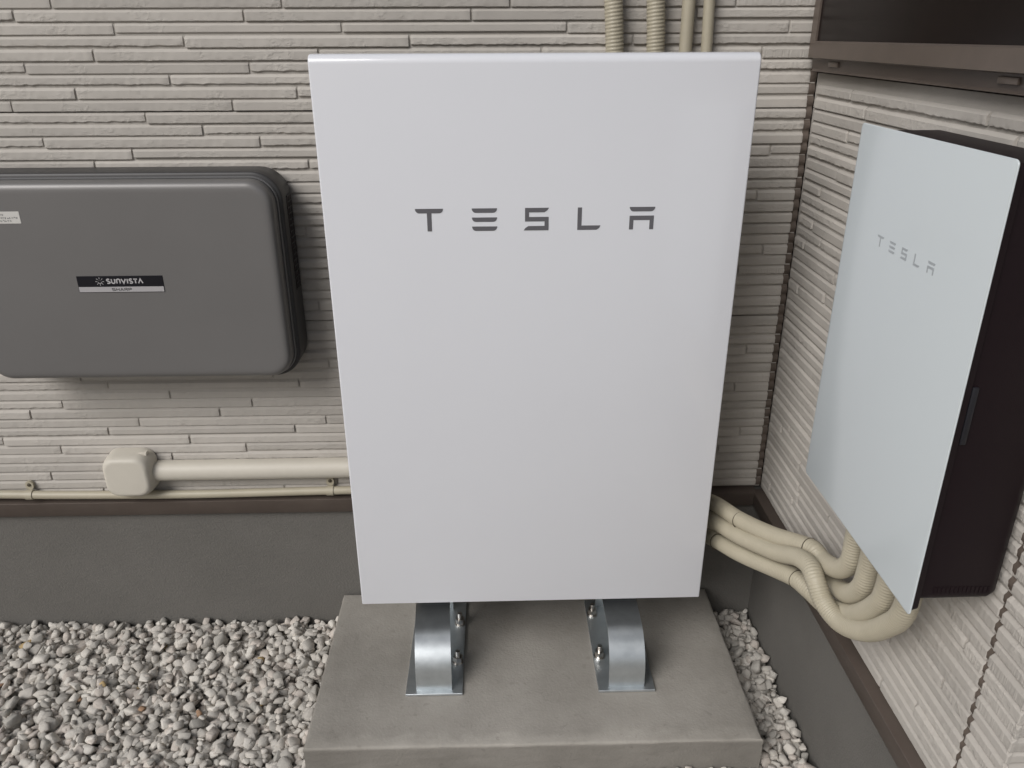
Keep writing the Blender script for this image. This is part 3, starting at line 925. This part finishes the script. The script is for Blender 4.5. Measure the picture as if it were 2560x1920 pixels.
P = [(-1.34, YW - 0.0175, 0.4060), (-1.1, YW - 0.0175, 0.4050), (-0.92, YW - 0.0175, 0.4030), (-0.80, YW - 0.0175, 0.3995), (-0.62, YW - 0.0175, 0.3965), (-0.45, YW - 0.0175, 0.3955), (-0.30, YW - 0.0175, 0.3972),
     (-0.16, YW - 0.0175, 0.3994), (0.0, YW - 0.0175, 0.4005), (0.25, YW - 0.0175, 0.4005)]
pp = tube('conduit_pipe', P, 0.0105, M_CREAM, step=0.02, seg=20)
tag(pp, 'thin cream conduit pipe running level along the bottom edge of the siding', 'pipe')
def saddle(x, z, label):
    r0 = empty('pipe_clip', (x, YW, z))
    tag(r0, label, 'pipe clip', 'saddle clips on the thin cream pipe')
    loops = []
    n = 20
    for dx in (-0.0085, 0.0085):
        pass
    bm = bmesh.new()
    ring = []
    for x_, ra in ((x - .0085, .0108), (x - .0085, .0126), (x + .0085, .0126), (x + .0085, .0108)):
        ring.append([bm.verts.new((x_, YW - .0175 + ra * math.cos(2 * math.pi * k / n), z + ra * math.sin(2 * math.pi * k / n))) for k in range(n)])
    for i in range(4):
        A, B = ring[i], ring[(i + 1) % 4]
        for k in range(n): bm.faces.new((A[k], A[(k + 1) % n], B[(k + 1) % n], B[k]))
    keep(from_bm('band', bm, M_CREAM, smooth=True), r0).data.set_sharp_from_angle(angle=0.6)
    loops = [[(x + a, YW - d, z + 0.0245 + b) for a, b in rr(-.0095, .0095, -.0135, .0095, .0090, 5)] for d in (0.0050, 0.0110, 0.0120)]
    keep(loft('tab', loops, M_CREAM), r0)
    loops = [[(x + ra * math.cos(2 * math.pi * k / 12), YW - d, z + .0245 + ra * math.sin(2 * math.pi * k / 12)) for k in range(12)] for ra, d in ((.0046, .0118), (.0044, .0138), (.0030, .0146))]
    keep(loft('screw', loops, M_TIE), r0)
saddle(-0.848, 0.4010, 'cream saddle clip on the thin pipe, left of the duct end box')
saddle(-0.1115, 0.4000, 'cream saddle clip on the thin pipe, next to the white cabinet')

# ------------------------------------------------------------------ conduits climbing the wall above the cabinet
for (xt, xb, r, corr, label) in (
        (0.5398, 0.5470, 0.0182, True, 'ribbed cream conduit above the cabinet, leftmost of the four risers'),
        (0.6228, 0.6285, 0.0180, True, 'ribbed cream conduit above the cabinet, beside the smooth pipes'),
        (0.6890, 0.6895, 0.0127, False, 'thicker smooth cream pipe rising above the cabinet'),
        (0.7295, 0.7322, 0.0112, False, 'thinner smooth cream pipe, rightmost of the four risers')):
    y = YW - 0.0065 - r
    dx = (xb - xt) / 0.0945
    zc = 1.4025
    P = [(xb + dx * (zc - z) * (1 if z > zc else .3), y, z) for z in (1.70, 1.55, 1.4025, 1.2, 1.0)]
    if corr:
        o = tube('riser_conduit', P, r - 0.0006, M_CREAM, step=0.0017, seg=24, pitch=0.0068, amp=0.0010, helix=True)
    else:
        o = tube('riser_pipe', P, r, M_CREAM, step=0.05, seg=24)
    tag(o, label, 'conduit', 'conduits rising up the siding above the cabinet')

# ------------------------------------------------------------------ flexible conduits looping into the small box
# centre lines in the place's own coordinates
FLEX = [
 ('ribbed cream conduit nearest the wall, bending up into the small box first',
  [(.745, .205, .405), (0.79, 0.1233, 0.4502), (0.826, 0.0114, 0.4732), (0.856, -0.093, 0.5056), (0.88, -0.1765, 0.5407), (0.893, -0.2117, 0.5516), (0.9, -0.242, 0.5479), (0.9, -0.3027, 0.5757), (0.9, -0.336, 0.6139), (.899, -.3405, .6590), (.899, -.3410, .7560)]),
 ('front ribbed cream conduit, hanging in the longest loop below the small box',
  [(.740, .205, .372), (0.787, 0.1038, 0.4161), (0.822, -0.0128, 0.4471), (0.852, -0.1389, 0.4959), (0.863, -0.2132, 0.5372), (0.866, -0.2632, 0.5536), (0.866, -0.2953, 0.5464), (0.874, -0.3238, 0.5206), (0.888, -0.3684, 0.5127), (0.898, -0.4275, 0.5458), (0.9, -0.4816, 0.6027), (.899, -.5150, .6589), (.899, -.5200, .7560)]),
 ('lowest ribbed cream conduit at the cabinet side, passing under the front loop',
  [(.738, .205, .330), (0.788, 0.1015, 0.3703), (0.825, -0.0183, 0.406), (0.857, -0.1397, 0.4551), (0.872, -0.1981, 0.4777), (0.884, -0.234, 0.4801), (0.9, -0.2859, 0.4814), (0.905, -0.3506, 0.5164), (0.902, -0.396, 0.5548), (0.9, -0.4387, 0.6054), (.899, -.4590, .6490), (.899, -.4620, .7560)]),
 ('ribbed cream conduit hidden behind the others, second loop from the wall',
  [(.790, .250, .320), (0.83, 0.215, 0.330), (0.868, 0.1081, 0.350), (0.903, -0.0236, 0.3921), (0.922, -0.1022, 0.4294), (0.928, -0.1618, 0.4562), (0.922, -0.2403, 0.4964), (0.91, -0.3279, 0.5424), (0.9, -0.3843, 0.5955), (.899, -.3980, .6420), (.899, -.4000, .7560)]),
]
for label, P in FLEX:
    o = tube('flexible_conduit', P, 0.0170, M_CREAM, step=0.0052 / 4, seg=22, pitch=0.0052, amp=0.0008)
    tag(o, label, 'conduit', 'flexible conduits between cabinet and small box')

def wire_loop(P, label):
    o = tube('wire_tie', P + [P[0]], 0.0011, M_TIE, step=0.004, seg=6)
    tag(o, label, 'wire tie', 'wire ties round the flexible conduits')
def ring_about(c, axis, r, n=14):
    c = Vector(c); t = Vector(axis).normalized()
    a = t.orthogonal().normalized(); b = t.cross(a)
    return [tuple(c + (a * math.cos(2 * math.pi * k / n) + b * math.sin(2 * math.pi * k / n)) * r) for k in range(n)]
wire_loop(ring_about((.826, .010, .4724), (.066, -.212, .052), .0178), 'thin wire tie on the uppermost flexible conduit near the cabinet')
wire_loop(ring_about((.797, .056, .386), (.076, -.23, .065), .0178), 'thin wire tie on the lowest flexible conduit near the cabinet edge')
wire_loop(ring_about((.8745, -.2040, .4785), (.03, -.09, .018), .0181), 'wire tie round the lowest conduit where the bundle turns')
wire_loop(ring_about((.8890, -.2010, .5490), (.035, -.09, .025), .0181), 'wire tie at the bend of the conduit nearest the wall')
cl = empty('wall_clip', (XR, -0.262, 0.600))
tag(cl, 'small cream saddle clip screwed to the side wall behind the conduits', 'pipe clip')
loops = [[(XR - d, -0.262 + a, 0.602 + b) for a, b in rr(-.010, .010, -.020, .0105, .0090, 5)] for d in (0.0050, 0.0110, 0.0122)]
keep(loft('tab', loops, M_CREAM), cl)
loops = [[(XR - d, -0.262 + ra * math.cos(2 * math.pi * k / 12), .602 + ra * math.sin(2 * math.pi * k / 12)) for k in range(12)] for ra, d in ((.0050, .0120), (.0046, .0140), (.0030, .0148))]
keep(loft('screw', loops, M_TIE), cl)
